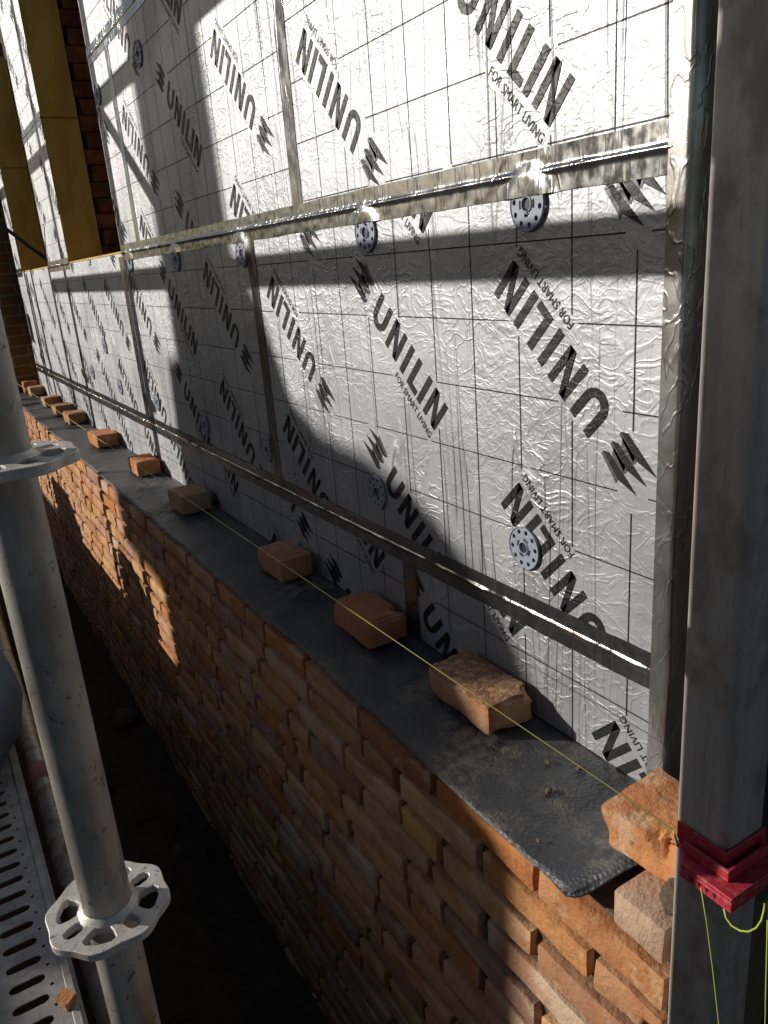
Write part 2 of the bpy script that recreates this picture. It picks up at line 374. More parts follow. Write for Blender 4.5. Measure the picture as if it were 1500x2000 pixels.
# ================================================================== INSULATION BOARDS
TR = math.sqrt(.5)
def clip_poly(poly, x0, x1, z0, z1):
    for ax, lim, sg in ((0, x0, 1), (0, x1, -1), (1, z0, 1), (1, z1, -1)):
        out = []
        for i in range(len(poly)):
            a, b = poly[i], poly[(i+1) % len(poly)]
            da, db = sg*(a[ax]-lim), sg*(b[ax]-lim)
            if da >= 0: out.append(a)
            if (da > 0 > db) or (da < 0 < db):
                q = da/(da-db); out.append((a[0]+(b[0]-a[0])*q, a[1]+(b[1]-a[1])*q))
        poly = out
        if len(poly) < 3: return []
    return poly
def wordmark():
    dark = []; gray = []; H = 60.; w = 12.5
    def rect(u0, u1, v0=0, v1=H): dark.append([(u0, v0), (u1, v0), (u1, v1), (u0, v1)])
    # U
    ro, ri = 23., 10.5; rect(0, w, ro, H); rect(46-w, 46, ro, H)
    for k in range(10):
        a0, a1 = math.pi+math.pi*k/10, math.pi+math.pi*(k+1)/10
        dark.append([(23+ro*math.cos(a), ro+ro*math.sin(a)) for a in (a0, a1)]+[(23+ri*math.cos(a), ro+ri*math.sin(a)) for a in (a1, a0)])
    def N(u): rect(u, u+w-1); rect(u+43-w+1, u+43); dark.append([(u+2, H), (u+w+1, H), (u+41, 0), (u+43-w-1, 0)])
    N(60); rect(118, 118+w); rect(146, 146+w); rect(146+w, 178, 0, w-1); rect(184, 184+w); N(208)
    for k in range(3):                      # the three-bladed mark in front of the word
        o = 9+20*k
        dark.append([(-26, o+1), (-33, o-5), (-59, o-5), (-62, o+6)])
        dark.append([(-59, o-5), (-98, o-4), (-66, o+7), (-62, o+6)])
        gray.append([(-26, o+1), (-62, o+6), (-66, o+7), (-68, o+13), (-52, o+10), (-27, o+6)])
        if k < 2: gray.append([(-33, o+4), (-62, o+6), (-66, o+15), (-40, o+15)])
    return dark, gray
WM_D, WM_G = wordmark()
fc = bpy.data.curves.new('strap_line', 'FONT'); fc.body = 'FOR SMART LIVING'; fc.size = 1; fc.resolution_u = 2
fo = bpy.data.objects.new('strap_line', fc); COL.objects.link(fo); bpy.context.view_layer.update()
dg = bpy.context.evaluated_depsgraph_get(); fm = fo.evaluated_get(dg).to_mesh()
vx = [q.co.copy() for q in fm.vertices]; fm.calc_loop_triangles()
fx0, fx1 = min(q.x for q in vx), max(q.x for q in vx); fy0, fy1 = min(q.y for q in vx), max(q.y for q in vx)
WM_T = []
for tr in fm.loop_triangles:
    WM_T.append([(117+(vx[i].x-fx0)/(fx1-fx0)*134, -22.5+(vx[i].y-fy0)/(fy1-fy0)*12.5) for i in tr.vertices])
fo.evaluated_get(dg).to_mesh_clear(); bpy.data.objects.remove(fo); bpy.data.curves.remove(fc)
def text_xf(ax, az, fwd):
    # forward: anchor = cap-left corner of U, reading down-right.  reversed: anchor = far end (last N, base) and turned half round
    s = 1 if fwd else -1
    if fwd: u0x, u0z = ax-.060*TR, az-.060*TR                      # base-left of U
    else:   u0x, u0z = ax+.250*TR+.0, az-.250*TR                  # base-left of U lies at the lower right
    def xf(q):
        u, v_ = q[0]/1000, q[1]/1000
        return (u0x+s*(u*TR+v_*TR), u0z+s*(-u*TR+v_*TR))
    def inv(x, z):
        dx, dz = s*(x-u0x), s*(z-u0z)
        return ((dx-dz)*TR*1000, (dx+dz)*TR*1000)
    return xf, inv
def flat_mesh(name, polys, y):
    v = []; f = []
    for pl in polys:
        i = len(v)
        area = sum(pl[k][0]*pl[(k+1) % len(pl)][1]-pl[(k+1) % len(pl)][0]*pl[k][1] for k in range(len(pl)))
        if area < 0: pl = pl[::-1]
        v += [(a, y, b) for a, b in pl]; f.append(tuple(range(i, i+len(pl))))
    return pydata(name, v, f)
G = .002
def board(x0, x1, z0, z1, label, texts, gx=None, gz=None, name='insulation_board', group='foil insulation boards on the wall'):
    t_ = thing(name, label, 'insulation board', (x0, 0, z0), group)
    X0, X1, Z0, Z1 = x0+G, x1-G, z0+G, z1-G
    loc = lambda pl: [(a-x0, b-z0) for a, b in pl]
    obj('foam_core', box_bm(G, X1-x0, .0014, TH, G, Z1-z0), M_FOAM, t_)
    obj('foil_facing', box_bm(G-.0005, X1-x0+.0005, 0, .001, G-.0005, Z1-z0+.0005), M_FOIL, t_)
    xfs = []
    for ax, az, fwd in texts:
        xf, inv = text_xf(ax, az, fwd)
        cl = lambda L: [loc(q) for q in (clip_poly([xf(p_) for p_ in pl], X0, X1, Z0, Z1) for pl in L) if q]
        d, g, tx = cl(WM_D), cl(WM_G), cl(WM_T)
        if not (d or g or tx): continue
        xfs.append(inv)
        if d: obj('printed_wordmark', flat_mesh('printed_wordmark', d, -.0009), M_INK, t_)
        if g: obj('printed_blade_mark', flat_mesh('printed_blade_mark', g, -.0006), M_INK2, t_)
        if tx: obj('printed_strap_line', flat_mesh('printed_strap_line', tx, -.0009), M_INK, t_)
    if gx is not None:
        polys = []
        def seg(fixed, a0, a1, vert, wd):
            st = .006; k = a0; run = None
            while k < a1+st:
                x, z = (fixed, k) if vert else (k, fixed)
                bad = k >= a1 or any(-106 < iv(x, z)[0] < 257 and (-4 < iv(x, z)[1] < 65 or (iv(x, z)[0] > 112 and -25 < iv(x, z)[1] <= -4)) for iv in xfs)
                if not bad and run is None: run = k
                if bad and run is not None:
                    e = min(k-st, a1)
                    if e-run > .012:
                        polys.append([(fixed-wd, run), (fixed+wd, run), (fixed+wd, e), (fixed-wd, e)] if vert else [(run, fixed-wd), (e, fixed-wd), (e, fixed+wd), (run, fixed+wd)])
                    run = None
                k += st
        x = gx
        while x > X0: x -= .1
        x += .1
        while x < X1: seg(x, Z0, Z1, True, .00075); x += .1
        z = gz
        while z > Z0: z -= .1
        z += .1
        while z < Z1: seg(z, X0, X1, False, .0009); z += .1
        if polys: obj('printed_grid', flat_mesh('printed_grid', [loc(q) for q in polys], -.0007), M_INK, t_)
    return t_
XR = -.557
R0, R1, R2, R3, R4 = .985, 1.174, 1.777, 2.377, 2.977
def rows(x, z, fwd, lo, hi): return [(x, z+.305*k, fwd) for k in range(-4, 5) if lo-.4 < z+.305*k < hi+.4]
def pattern(xl, zt, lo, hi, offs=((.10, 0, False), (.555, -.036, True), (.90, 0, False), (1.355, -.036, True), (-.255, -.036, True))):
    r = []
    for dx, dz, fw in offs: r += rows(xl+dx, zt+dz, fw, lo, hi)
    return r
# bottom strip
board(-1.144, XR, R0, R1, 'cut foil insulation strip at the foot of the wall, nearest the metal post', rows(-1.053-.02, 1.094+.0, True, R0, R1)+rows(-.639, 1.071, False, R0, R1)+rows(-1.053-.40, 1.150, False, R0, R1)+[(-.985, 1.335, True)], -.62, 1.098)
board(-2.345, -1.144, R0, R1, 'cut foil insulation strip behind the shaded loose bricks', rows(-1.405, 1.317, True, R0, R1)+rows(-1.80, 1.34, False, R0, R1)+rows(-2.2, 1.30, True, R0, R1)+rows(-2.6, 1.27, False, R0, R1), -1.24, 1.098)
board(-3.545, -2.345, R0, R1, 'cut foil insulation strip behind the sunlit orange brick', pattern(-3.545, 1.20, R0, R1), -2.44, 1.098)
board(-5.76, -3.545, R0, R1, 'cut foil insulation strip at the far end of the ledge', pattern(-4.745, 1.21, R0, R1)+pattern(-5.9, 1.21, R0, R1), -3.64, 1.098)
# main row
board(-1.725, XR, R1, R2, 'large foil insulation board beside the metal post, below the upper taped seam', rows(-1.622, 1.674, False, R1, R2)+rows(-1.170, 1.637, True, R1, R2)+rows(-.826, 1.676, False, R1, R2)+rows(-1.98, 1.637, True, R1, R2), -.62, 1.698)
board(-2.925, -1.725, R1, R2, 'large foil insulation board half covered by the broad shadow', pattern(-2.935, 1.72, R1, R2), -1.82, 1.70)
board(-4.125, -2.925, R1, R2, 'large foil insulation board under the nearer window opening', pattern(-4.135, 1.70, R1, R2), -3.02, 1.70)
board(-5.325, -4.125, R1, R2, 'large foil insulation board under the farther window opening', pattern(-5.335, 1.715, R1, R2), -4.22, 1.70)
board(-5.76, -5.325, R1, R2, 'narrow foil insulation piece against the far brown wall', pattern(-5.5, 1.70, R1, R2), -5.42, 1.70)
# upper rows
board(-1.458, XR, R2, R3, 'glaring upper foil insulation board beside the metal post', rows(-1.363, 2.079, False, R2, R3)+rows(-.892, 2.043, True, R2, R3)+rows(-.56, 2.08, False, R2, R3), -.655, 1.906)
board(-2.658, -1.458, R2, R3, 'upper foil insulation board crossed by the tall soft shadow', rows(-1.776, 2.181, False, R2, R3)+rows(-2.125, 2.155, True, R2, R3)+rows(-2.575, 2.183, False, R2, R3), -1.55, 1.87)
board(-2.905, -2.658, R2, R3, 'narrow foil insulation piece at the edge of the nearer window', rows(-3.02, 2.08, False, R2, R3), -2.75, 1.87)
board(-2.06, XR, R3, R4, 'foil insulation board in the row above, beyond the top of the picture', pattern(-2.06, 2.6, R3, R4), -.66, 2.47)
board(-2.905, -2.06, R3, R4, 'foil insulation board at the top left, above the light blue tape', pattern(-3.2, 2.62, R3, R4), -2.15, 2.47)
for z0, z1, wd in ((R2, R3, 'lower'), (R3, R4, 'upper')):
    board(-4.47, -3.90, z0, z1, 'foil insulation piece on the pier between the windows, %s one' % wd, pattern(-4.60, z0+.46, z0, z1), -4.0, z0+.1)
    board(-5.76, -5.49, z0, z1, 'foil insulation piece on the far pier at the left edge, %s one' % wd, pattern(-5.75, z0+.43, z0, z1), -5.6, z0+.1)

# ---- fixings (washer discs)
FIX = [(-.795, 1.742, 'half covered by the upper tape nearest the metal post'), (-1.203, 1.735, 'second from the post under the upper taped seam'),
       (-1.776, 1.728, 'third from the post under the upper tape'), (-2.282, 1.733, 'in the broad shadow just under the upper tape'),
       (-2.80, 1.744, 'under the upper tape end by the window sill'), (-.815, 1.274, 'on the printed word nearest the post, above the lower tape'),
       (-1.239, 1.268, 'at the edge of the curved shadow above the lower tape'), (-1.775, 1.262, 'in shade beside the brown-smeared upright tape'),
       (-2.245, 1.262, 'in shade above the lower tape, over the word end'), (-2.756, 1.271, 'in sun above the lower tape left of the broad shadow'),
       (-2.338, 2.262, 'high in the tall shadow near the top'), (-2.845, 2.262, 'at the edge of the nearer window near the top'),
       (-3.30, 1.272, 'above the lower tape under the nearer window'), (-3.45, 1.43, 'in sun halfway up the board under the nearer window'), (-3.83, 1.29, 'above the lower tape under the middle pier')]
RF = .0325
holes = [circ(RF*.77*math.cos(a), RF*.77*math.sin(a), RF*.115, 8) for a in [2*math.pi*k/10 for k in range(10)]]
for k in range(4):
    a = math.pi/4+k*math.pi/2
    arc = [(RF*.47*math.cos(a+q), RF*.47*math.sin(a+q)) for q in (-.4, -.2, 0, .2, .4)]+[(RF*.36*math.cos(a+q), RF*.36*math.sin(a+q)) for q in (.4, 0, -.4)]
    holes.append(arc)
holes.append(circ(0, 0, RF*.25, 14))
bm = plate_bm(circ(0, 0, RF, 40), holes, .0028); bmesh.ops.rotate(bm, verts=bm.verts[:], cent=(0, 0, 0), matrix=Matrix.Rotation(math.radians(90), 3, 'X'))
fxm = bpy.data.meshes.new('washer'); bm.to_mesh(fxm); bm.free(); fxm.materials.append(M_FIX)
rimm = tube_me([(RF*.98*math.cos(q), -.0030, RF*.98*math.sin(q)) for q in [2*math.pi*k/40 for k in range(41)]], .0011, 6, 'rim', False); rimm.materials.append(M_FIX)
colm = tube_me([(RF*.29*math.cos(q), -.0032, RF*.29*math.sin(q)) for q in [2*math.pi*k/20 for k in range(21)]], .0013, 6, 'collar', False); colm.materials.append(M_FIX)
bm = bmesh.new(); bmesh.ops.create_cone(bm, cap_ends=True, segments=16, radius1=RF*.26, radius2=RF*.2, depth=.0008)
bmesh.ops.rotate(bm, verts=bm.verts[:], cent=(0, 0, 0), matrix=Matrix.Rotation(math.radians(90), 3, 'X')); plm = bpy.data.meshes.new('plug'); bm.to_mesh(plm); bm.free(); plm.materials.append(M_FIXD)
for i, (x, z, where) in enumerate(FIX):
    r = thing('insulation_fixing', 'blue-grey perforated plastic fixing disc ' + where, 'fixing disc', (x, -.0012, z), 'plastic fixing discs', (random.uniform(-.02, .02), random.random()*3, random.uniform(-.03, .03)))
    obj('washer', fxm, None, r); obj('rim', rimm, None, r); obj('collar', colm, None, r); obj('plug', plm, None, r, (0, -.0006, 0))

# ---- aluminium tape
def tape(x0, x1, z0, z1, label, crease=None, seed=0, y=-.0014, res=.009, vert=False, wrinkle=.0005):
    nx_ = max(2, int((x1-x0)/res)) if not vert else 7; nz_ = 26 if not vert else max(2, int((z1-z0)/.02))
    if vert: nx_ = 6
    v = []; f = []
    for j in range(nz_+1):
        for i in range(nx_+1):
            x = x0+(x1-x0)*i/nx_; z = z0+(z1-z0)*j/nz_
            yy = y - wrinkle*max(0, noise.noise(Vector((x*30, seed, z*14)))) - .0004*noise.noise(Vector((x*90, seed+3, z*60)))
            if crease is not None:
                q = (z-crease+.0015*noise.noise(Vector((x*5, seed, 0))))/.0030
                yy -= .0034*math.exp(-q*q)*(.8+.6*noise.noise(Vector((x*22, seed, 2))))
            for fx, fz, _ in FIX:
                if fz+.04 > z0:
                    d = math.hypot(x-fx, z-fz)
                    if d < .055: yy = min(yy, -.0062*min(1, max(0, (.055-d)/.02)))
            e = noise.noise(Vector((x*18, z*18, seed)))*.0012
            v.append((x+(e if vert and i in (0, nx_) else 0), yy, z+(e if not vert and j in (0, nz_) else 0)))
    for j in range(nz_):
        for i in range(nx_):
            a = j*(nx_+1)+i; f.append((a, a+1, a+nx_+2, a+nx_+1))
    cx, cz = (x0+x1)/2, z0
    o = smooth(obj('aluminium_tape', pydata('aluminium_tape', [(a-cx, b, c-cz) for a, b, c in v], f), M_TAPE, None, (cx, 0, cz)))
    return tag(o, label, 'tape', 'silver tape over the board joints')
tape(-2.90, XR, 1.751, 1.803, 'wide creased silver tape along the upper horizontal joint', 1.777, 1)
tape(-5.76, XR, 1.147, 1.199, 'long creased silver tape along the lower horizontal joint above the ledge', 1.174, 2)
tape(-1.481, -1.436, 1.795, 2.36, 'upright bluish silver tape above the upper joint', None, 3, -.0012, vert=True)
tape(-1.748, -1.703, 1.19, 1.758, 'upright silver tape with brown smears between the two horizontal tapes', None, 4, -.0012, vert=True)
tape(-2.955, -2.905, 1.19, 1.765, 'upright silver tape under the corner of the nearer window', None, 5, -.0012, vert=True)
tape(-2.680, -2.638, 1.76, 2.36, 'upright pale silver tape near the window edge', None, 6, -.0012, vert=True)
tape(-1.166, -1.121, .99, 1.155, 'short upright silver tape on the bottom strip behind the loose bricks', None, 7, -.0012, vert=True)
tape(-2.905, XR, 2.352, 2.402, 'light blue looking silver tape along the topmost joint', 2.377, 8)
tape(-4.47, -3.90, 1.752, 1.802, 'short silver tape at the foot of the pier between the windows', 1.777, 9)
tape(-4.47, -3.90, 2.352, 2.402, 'short silver tape halfway up the pier between the windows', 2.377, 10)
tape(-5.76, -5.49, 1.752, 1.802, 'short silver tape at the foot of the far pier', 1.777, 11)
tape(-5.345, -5.300, 1.19, 1.765, 'upright silver tape close to the far brown wall', None, 12, -.0012, vert=True)
# corner tape: wraps the board edge (front strip + side strip)
v = []; f = []; nz_ = 190; prof = [(-.581, -.0030), (-.574, -.0034), (-.567, -.0038), (-.5585, -.0040), (-.5545, -.0030), (-.5530, .004), (-.5535, .015), (-.5535, .030), (-.5540, .048)]
for j in range(nz_+1):
    z = .985+(3.0-.985)*j/nz_
    for i, (x, y) in enumerate(prof):
        w_ = .004*noise.noise(Vector((i*.35, z*9, 3)))+.0022*noise.noise(Vector((i*1.3, z*30, 8)))
        big = .006*max(0, noise.noise(Vector((1, z*4, 5)))) if i > 3 else 0
        v.append((x+(w_*.5 if 0 < i else 0)*.6+big, y-abs(w_)*(.35 if i < 4 else 0)+(.5*w_ if i > 5 else 0), z))
m_ = len(prof)
for j in range(nz_):
    for i in range(m_-1): f.append((j*m_+i, j*m_+i+1, (j+1)*m_+i+1, (j+1)*m_+i))
o = smooth(obj('aluminium_tape', pydata('corner_tape', [(a+.557, b, c-.985) for a, b, c in v], f), M_CTAPE, None, (-.557, 0, .985)))
tag(o, 'crumpled silver tape folded round the upright corner edge next to the post', 'tape', 'silver tape over the board joints')
# foam / timber edge seen behind the corner tape
ce = thing('corner_batten', 'dark stained upright batten in the gap between insulation corner and post', 'batten', (-.53, .06, .985))
obj('timber', box_bm(-.021, .02, .0, .09, 0, 2.4, .002, 1), M_WOOD, ce)

# ---- foam sills of the openings
for i, (x0, x1) in enumerate(OP):
    o = obj('foam_sill', box_bm(0, x1-x0-.01, 0, TH-.004, 0, .006), M_FOAM, None, (x0+.005, .003, 1.7775))
    tag(o, ['thin yellow foam edge along the sill of the nearer window', 'thin yellow foam edge along the sill of the farther window'][i], 'window sill', 'foam window sills')

# ================================================================== OUTER BRICK WALL
YB = -.2; PITCH = .0585; BH = .0475
def brick_me(seed, l, d, h, nx_=7, ny_=3, nz_=4, rough=.0018, rnd=.0040, name='brick', carve=(), chipk=.016):
    rs = random.Random(seed); v = []; idx = {}; f = []
    off = Vector((rs.random()*50, rs.random()*50, rs.random()*50))
    def vert(i, j, k):
        if (i, j, k) in idx: return idx[(i, j, k)]
        def warp(q, n_): # bunch the outer cuts near the edges
            if n_ < 3: return q/n_
            s_ = [0, .5*rnd/ (l if n_ == nx_ else d if n_ == ny_ else h)*2.2]
            if q == 0: return 0
            if q == n_: return 1
            e = min(.12 if n_ == nx_ else .25, s_[1]*1.0+.02)
            return e+(1-2*e)*(q-1)/(n_-2)
        p_ = Vector(((warp(i, nx_)-.5)*l, (warp(j, ny_)-.5)*d, (warp(k, nz_)-.5)*h))
        hx, hy, hz = l/2, d/2, h/2
        q = Vector((max(-hx+rnd, min(hx-rnd, p_.x)), max(-hy+rnd, min(hy-rnd, p_.y)), max(-hz+rnd, min(hz-rnd, p_.z))))
        dlt = p_-q
        if dlt.length > 1e-6: p_ = q+dlt.normalized()*min(dlt.length, rnd*1.05)
        n1 = noise.noise_vector(p_*17+off)*rough*1.5; n2 = noise.noise_vector(p_*55+off)*rough*.9
        c_ = (abs(p_.x)/hx > .85)+(abs(p_.y)/hy > .8)+(abs(p_.z)/hz > .8)
        chip = max(0, noise.noise(p_*22+off*2)-.12)*chipk if c_ >= 2 else 0
        p_ = p_+n1+n2-p_.normalized()*chip
        for cx, cy, cz, cr in carve:
            e = p_-Vector((cx*hx, cy*hy, cz*hz))
            if e.length < cr: p_ = p_-p_.normalized()*(cr-e.length)*(1.0+.6*noise.noise(p_*150))
        idx[(i, j, k)] = len(v); v.append(p_); return idx[(i, j, k)]
    for i in range(nx_):
        for j in range(ny_):
            f.append([vert(i, j, 0), vert(i, j+1, 0), vert(i+1, j+1, 0), vert(i+1, j, 0)])
            f.append([vert(i, j, nz_), vert(i+1, j, nz_), vert(i+1, j+1, nz_), vert(i, j+1, nz_)])
        for k in range(nz_):
            f.append([vert(i, 0, k), vert(i+1, 0, k), vert(i+1, 0, k+1), vert(i, 0, k+1)])
            f.append([vert(i, ny_, k), vert(i, ny_, k+1), vert(i+1, ny_, k+1), vert(i+1, ny_, k)])
    for j in range(ny_):
        for k in range(nz_):
            f.append([vert(0, j, k), vert(0, j, k+1), vert(0, j+1, k+1), vert(0, j+1, k)])
            f.append([vert(nx_, j, k), vert(nx_, j+1, k), vert(nx_, j+1, k+1), vert(nx_, j, k+1)])
    me = pydata(name, v, f)
    for q in me.polygons: q.use_smooth = True
    me.set_sharp_from_angle(angle=math.radians(32))
    return me
bw = thing('brick_wall', 'unfinished outer wall of reclaimed orange and pink bricks below the black ledge', 'brick wall', (-3, YB, 0))
V_FULL = [brick_me(100+k, .198, .095, BH) for k in range(10)]
V_HALF = [brick_me(200+k, .094, .095, BH, 4) for k in range(5)]
for me in V_FULL+V_HALF: me.materials.append(M_BRICK)
XE = -.389
cand = []
for c in range(19):
    z = .987-PITCH*(c+.5)+.0005
    x = XE+ (0.0 if c % 2 == 0 else 0.0)
    first = True; rs = random.Random(40+c)
    x -= [0, .10, .05, .13][c % 4]*0
    if c % 2: lens = [.094]
    else: lens = []
    while x > -6.0:
        if lens: L_ = lens.pop()
        else: L_ = rs.choice([.19, .198, .203, .195, .185, .21]) if rs.random() > .12 else rs.choice([.094, .10, .12])
        j = rs.uniform(.008, .016)
        cand.append((x-L_/2, z+rs.uniform(-.002, .002), L_, rs)); x -= L_+j
cand.append((XE-.034, .995+BH/2, .068, random.Random(3)))      # extra course stub at the corner
def bd(q): return (q[0])**2+(q[1]-1.69)**2
cand.sort(key=bd)
stuff_v = []; stuff_f = []
for i, (x, z, L_, rs) in enumerate(cand):
    if i < 300:
        if L_ > .15: me = rs.choice(V_FULL); sx = L_/.198
        else: me = rs.choice(V_HALF); sx = L_/.094
        o = obj('brick', me, None, bw, (x+3, .095/2+rs.uniform(-.0022, .0020), z), (rs.uniform(-.012, .012), rs.uniform(-.008, .008), rs.uniform(-.008, .008)))
        o.scale = (sx, 1, rs.uniform(.90, .98))
    else:
        me = rs.choice(V_FULL if L_ > .15 else V_HALF); sx = L_/(.198 if L_ > .15 else .094); b0 = len(stuff_v); dy = rs.uniform(-.003, .003)
        for q in me.vertices: stuff_v.append((q.co.x*sx+x+3, q.co.y+.095/2+dy, q.co.z+z))
        for q in me.polygons: stuff_f.append(tuple(b0+k for k in q.vertices))
if stuff_v:
    o = smooth(obj('far_bricks', pydata('far_bricks', stuff_v, stuff_f), M_BRICKF, bw)); o['kind'] = 'stuff'
# mortar bed: bumpy sheet just behind the brick faces
v = []; f = []; gx_ = [XE-.004-.03*k for k in range(188)]; gz_ = [-.12+.0146*k for k in range(76)]
for z in gz_:
    for x in gx_:
        y = .014+.004*noise.noise(Vector((x*40, z*60, 1)))+.002*noise.noise(Vector((x*120, z*120, 5)))
        v.append((x+3, y, z))
n_ = len(gx_)
for j in range(len(gz_)-1):
    for i in range(n_-1):
        a = j*n_+i; f.append((a, a+n_, a+n_+1, a+1))
smooth(obj('mortar', pydata('mortar', v, f), M_MORTAR, bw))
obj('mortar_core', box_bm(-5.99+3, XE-.003+3, .02, .19, -.1, .984), M_MORTAR, bw)

# ---- damp-proof membrane lying over the ledge
v = []; f = []; nu, nv_ = 300, 26
XA = -6.0
for i in range(nu+1):
    s_ = (i/nu)**.72
    for j in range(nv_+1):
        q = j/nv_                                   # 0 at the insulation, 1 at the outer edge
        xe = -.452-.060*q**1.4                       # the near end is cut on a skew
        x = XA+(xe-XA)*s_
        edge = .010*noise.noise(Vector((x*4.3, 2, 0)))+.0035*noise.noise(Vector((x*21, 3, 0)))
        wid = .199+edge+max(0, (x+1.0))*.035
        y = -wid*q
        z = .9985+.0035*noise.noise(Vector((x*7, y*9, 1)))*min(1, q*4+.2)+.0015*noise.noise(Vector((x*25, y*25, 4)))
        if q > .96: z -= .003*(q-.96)/.04
        z += .005*noise.noise(Vector((x*4.7, 9, 1)))*q**4
        # ride up over the brick stub at the corner, with a slack fold
        k = max(0, min(1, (x+.60)/.13)); k = k*k*(3-2*k)
        z += k*(.050*(1-q**2.2)+.006*q)
        k2 = max(0, min(1, (x-xe+.05)/.05)); z += .012*math.sin(math.pi*min(1, q*1.15))*k2*k2
        z += k*.008*math.sin(q*9+1.2)*(1-q)
        v.append((x+3, y, z-1.0))
NX = 7
last = v[-(nv_+1):]
for r_ in range(1, NX+1):                              # the cut end rolls over and hangs down beside the post
    a = r_/NX
    for j in range(nv_+1):
        q = j/nv_; x, y, z = last[j]; k = (1-q)**.55
        wv_ = .004*noise.noise(Vector((q*6, a*3, 2)))
        v.append((x+k*(.030*math.sin(a*1.9)+wv_), y-k*.012*a, z-k*(.040*a**1.6)*(.75+.5*math.sin(q*7))+wv_*.6))
for i in range(nu+NX):
    for j in range(nv_):
        a = i*(nv_+1)+j; f.append((a, a+1, a+nv_+2, a+nv_+1))
o = smooth(obj('damp_course_membrane', pydata('damp_course_membrane', v, f), M_DPC, None, (-3, 0, 1.0)))
md = o.modifiers.new('thick', 'SOLIDIFY'); md.thickness = .0008; md.offset = -1
tag(o, 'black embossed damp-proof sheet covering the ledge, dusty, with a curled near end', 'membrane')

# ---- loose bricks on the ledge
def loose(x0, x1, y0, y1, h, mat, label, seed, rz=0, z=1.0015, rough=.0013, tilt=(0, 0), carve=()):
    l, d = x1-x0, y1-y0
    me = brick_me(seed, l, d, h, 26, 15, 10, rough, .0034, 'loose_brick', carve, .013); me.materials.append(mat)
    zmin = min(q.co.z for q in me.vertices)
    me.transform(Matrix.Translation((0, 0, -zmin)))
    o = obj('loose_brick', me, None, None, ((x0+x1)/2, (y0+y1)/2, z), (tilt[0], tilt[1], rz))
    return tag(o, label, 'brick', 'loose bricks weighing down the ledge sheet')
loose(-.515, -.385, -.150, -.055, .054, M_LB_ORA, 'orange loose brick with a broken corner against the metal post', 301, .03, 1.040, .002, (.05, -.04), ((.35, -1, .8, .022), (.1, -1, 1, .014)))
loose(-.952, -.790, -.097, -.012, .052, M_LB_RES, 'large tan loose brick with rough grey top, half in sun', 302, -.02, carve=((1, 1, 1, .020), (-1, -1, 1, .010)))
loose(-1.285, -1.140, -.100, -.015, .051, M_LB_RED, 'reddish loose brick with cracked top, between two tan ones in shade', 303, -.03, carve=((-1, -1, 1, .012), (.6, 1, 1, .016)))
loose(-1.675, -1.545, -.099, -.016, .053, M_LB_TAN, 'brown loose brick in the shade, fourth from the post', 304, .0)
loose(-2.365, -2.232, -.116, -.026, .055, M_LB_TAN, 'small brown loose brick just inside the shadow edge, fifth from the post', 305, .03)
loose(-2.950, -2.812, -.098, -.014, .054, M_LB_ORA, 'first sunlit orange loose brick beyond the broad shadow', 306, -.02)
loose(-3.625, -3.470, -.108, -.014, .055, M_LB_ORA, 'second sunlit orange loose brick beyond the broad shadow', 307, .05)
loose(-4.330, -4.205, -.095, -.008, .055, M_LB_TAN, 'third sunlit loose brick beyond the shadow, pale tan', 308, .04)
loose(-4.680, -4.550, -.096, -.006, .055, M_LB_RES, 'fourth sunlit loose brick beyond the shadow, dusty grey top', 309, .06)
loose(-5.060, -4.960, -.098, -.006, .056, M_LB_TAN, 'small sunlit loose brick third from the far end', 310, .05)
loose(-5.690, -5.580, -.093, -.004, .056, M_LB_TAN, 'small loose brick next to last at the far end', 311, .05)
lb = loose(-5.93, -5.81, -.10, -.01, .075, M_LB_RED, 'dark red loose brick at the far end of the ledge', 312, .02)
# crumbs of mortar on the sheet
CR = [((1070, 1490), 'near the big tan brick'), ((1133, 1502), 'beside the foil in the sun'), ((1072, 1546), 'on the dusty sunlit sheet, elongated'), ((1052, 1645), 'close to the front edge of the sheet'), ((1100, 1680), 'tiny, near the curled sheet corner'), ((757, 1358), 'tiny, in the shade'), ((1022, 1500), 'tiny, right of the big tan brick')]
def ray_z(px, z):
    d = Xc*((px[0]-750)/1512)+Yc*((px[1]-1000)/1512)+Zc; t_ = (z-CAMLOC[2])/d.z
    return Vector(CAMLOC)+d*t_
for k, (px, w_) in enumerate(CR):
    q = ray_z(px, 1.001); r_ = [.0034, .0042, .0046, .003, .0024, .0024, .002][k]
    bm = bmesh.new(); bmesh.ops.create_icosphere(bm, subdivisions=2, radius=r_)
    for vv in bm.verts: vv.co = vv.co*(1+.5*noise.noise(vv.co*300+Vector((k*9, 0, 0)))); vv.co.z *= .6; vv.co.x *= 1.5
    o = obj('mortar_crumb', bm, M_MORTAR, None, (q.x, q.y, 1.003), (0, 0, k)); tag(o, 'sandy mortar crumb on the black sheet ' + w_, 'crumb', 'mortar crumbs on the ledge')
bm = bmesh.new(); bmesh.ops.create_icosphere(bm, subdivisions=2, radius=.016)
for vv in bm.verts: vv.co = vv.co*(1+.5*noise.noise(vv.co*70)); vv.co.z *= 1.5
o = obj('mortar_lump', bm, M_MORTAR, None, (-.399, -.172, 1.062), (.3, .5, 0)); tag(o, 'pale mortar lump wedged under the curled sheet beside the post', 'mortar lump')

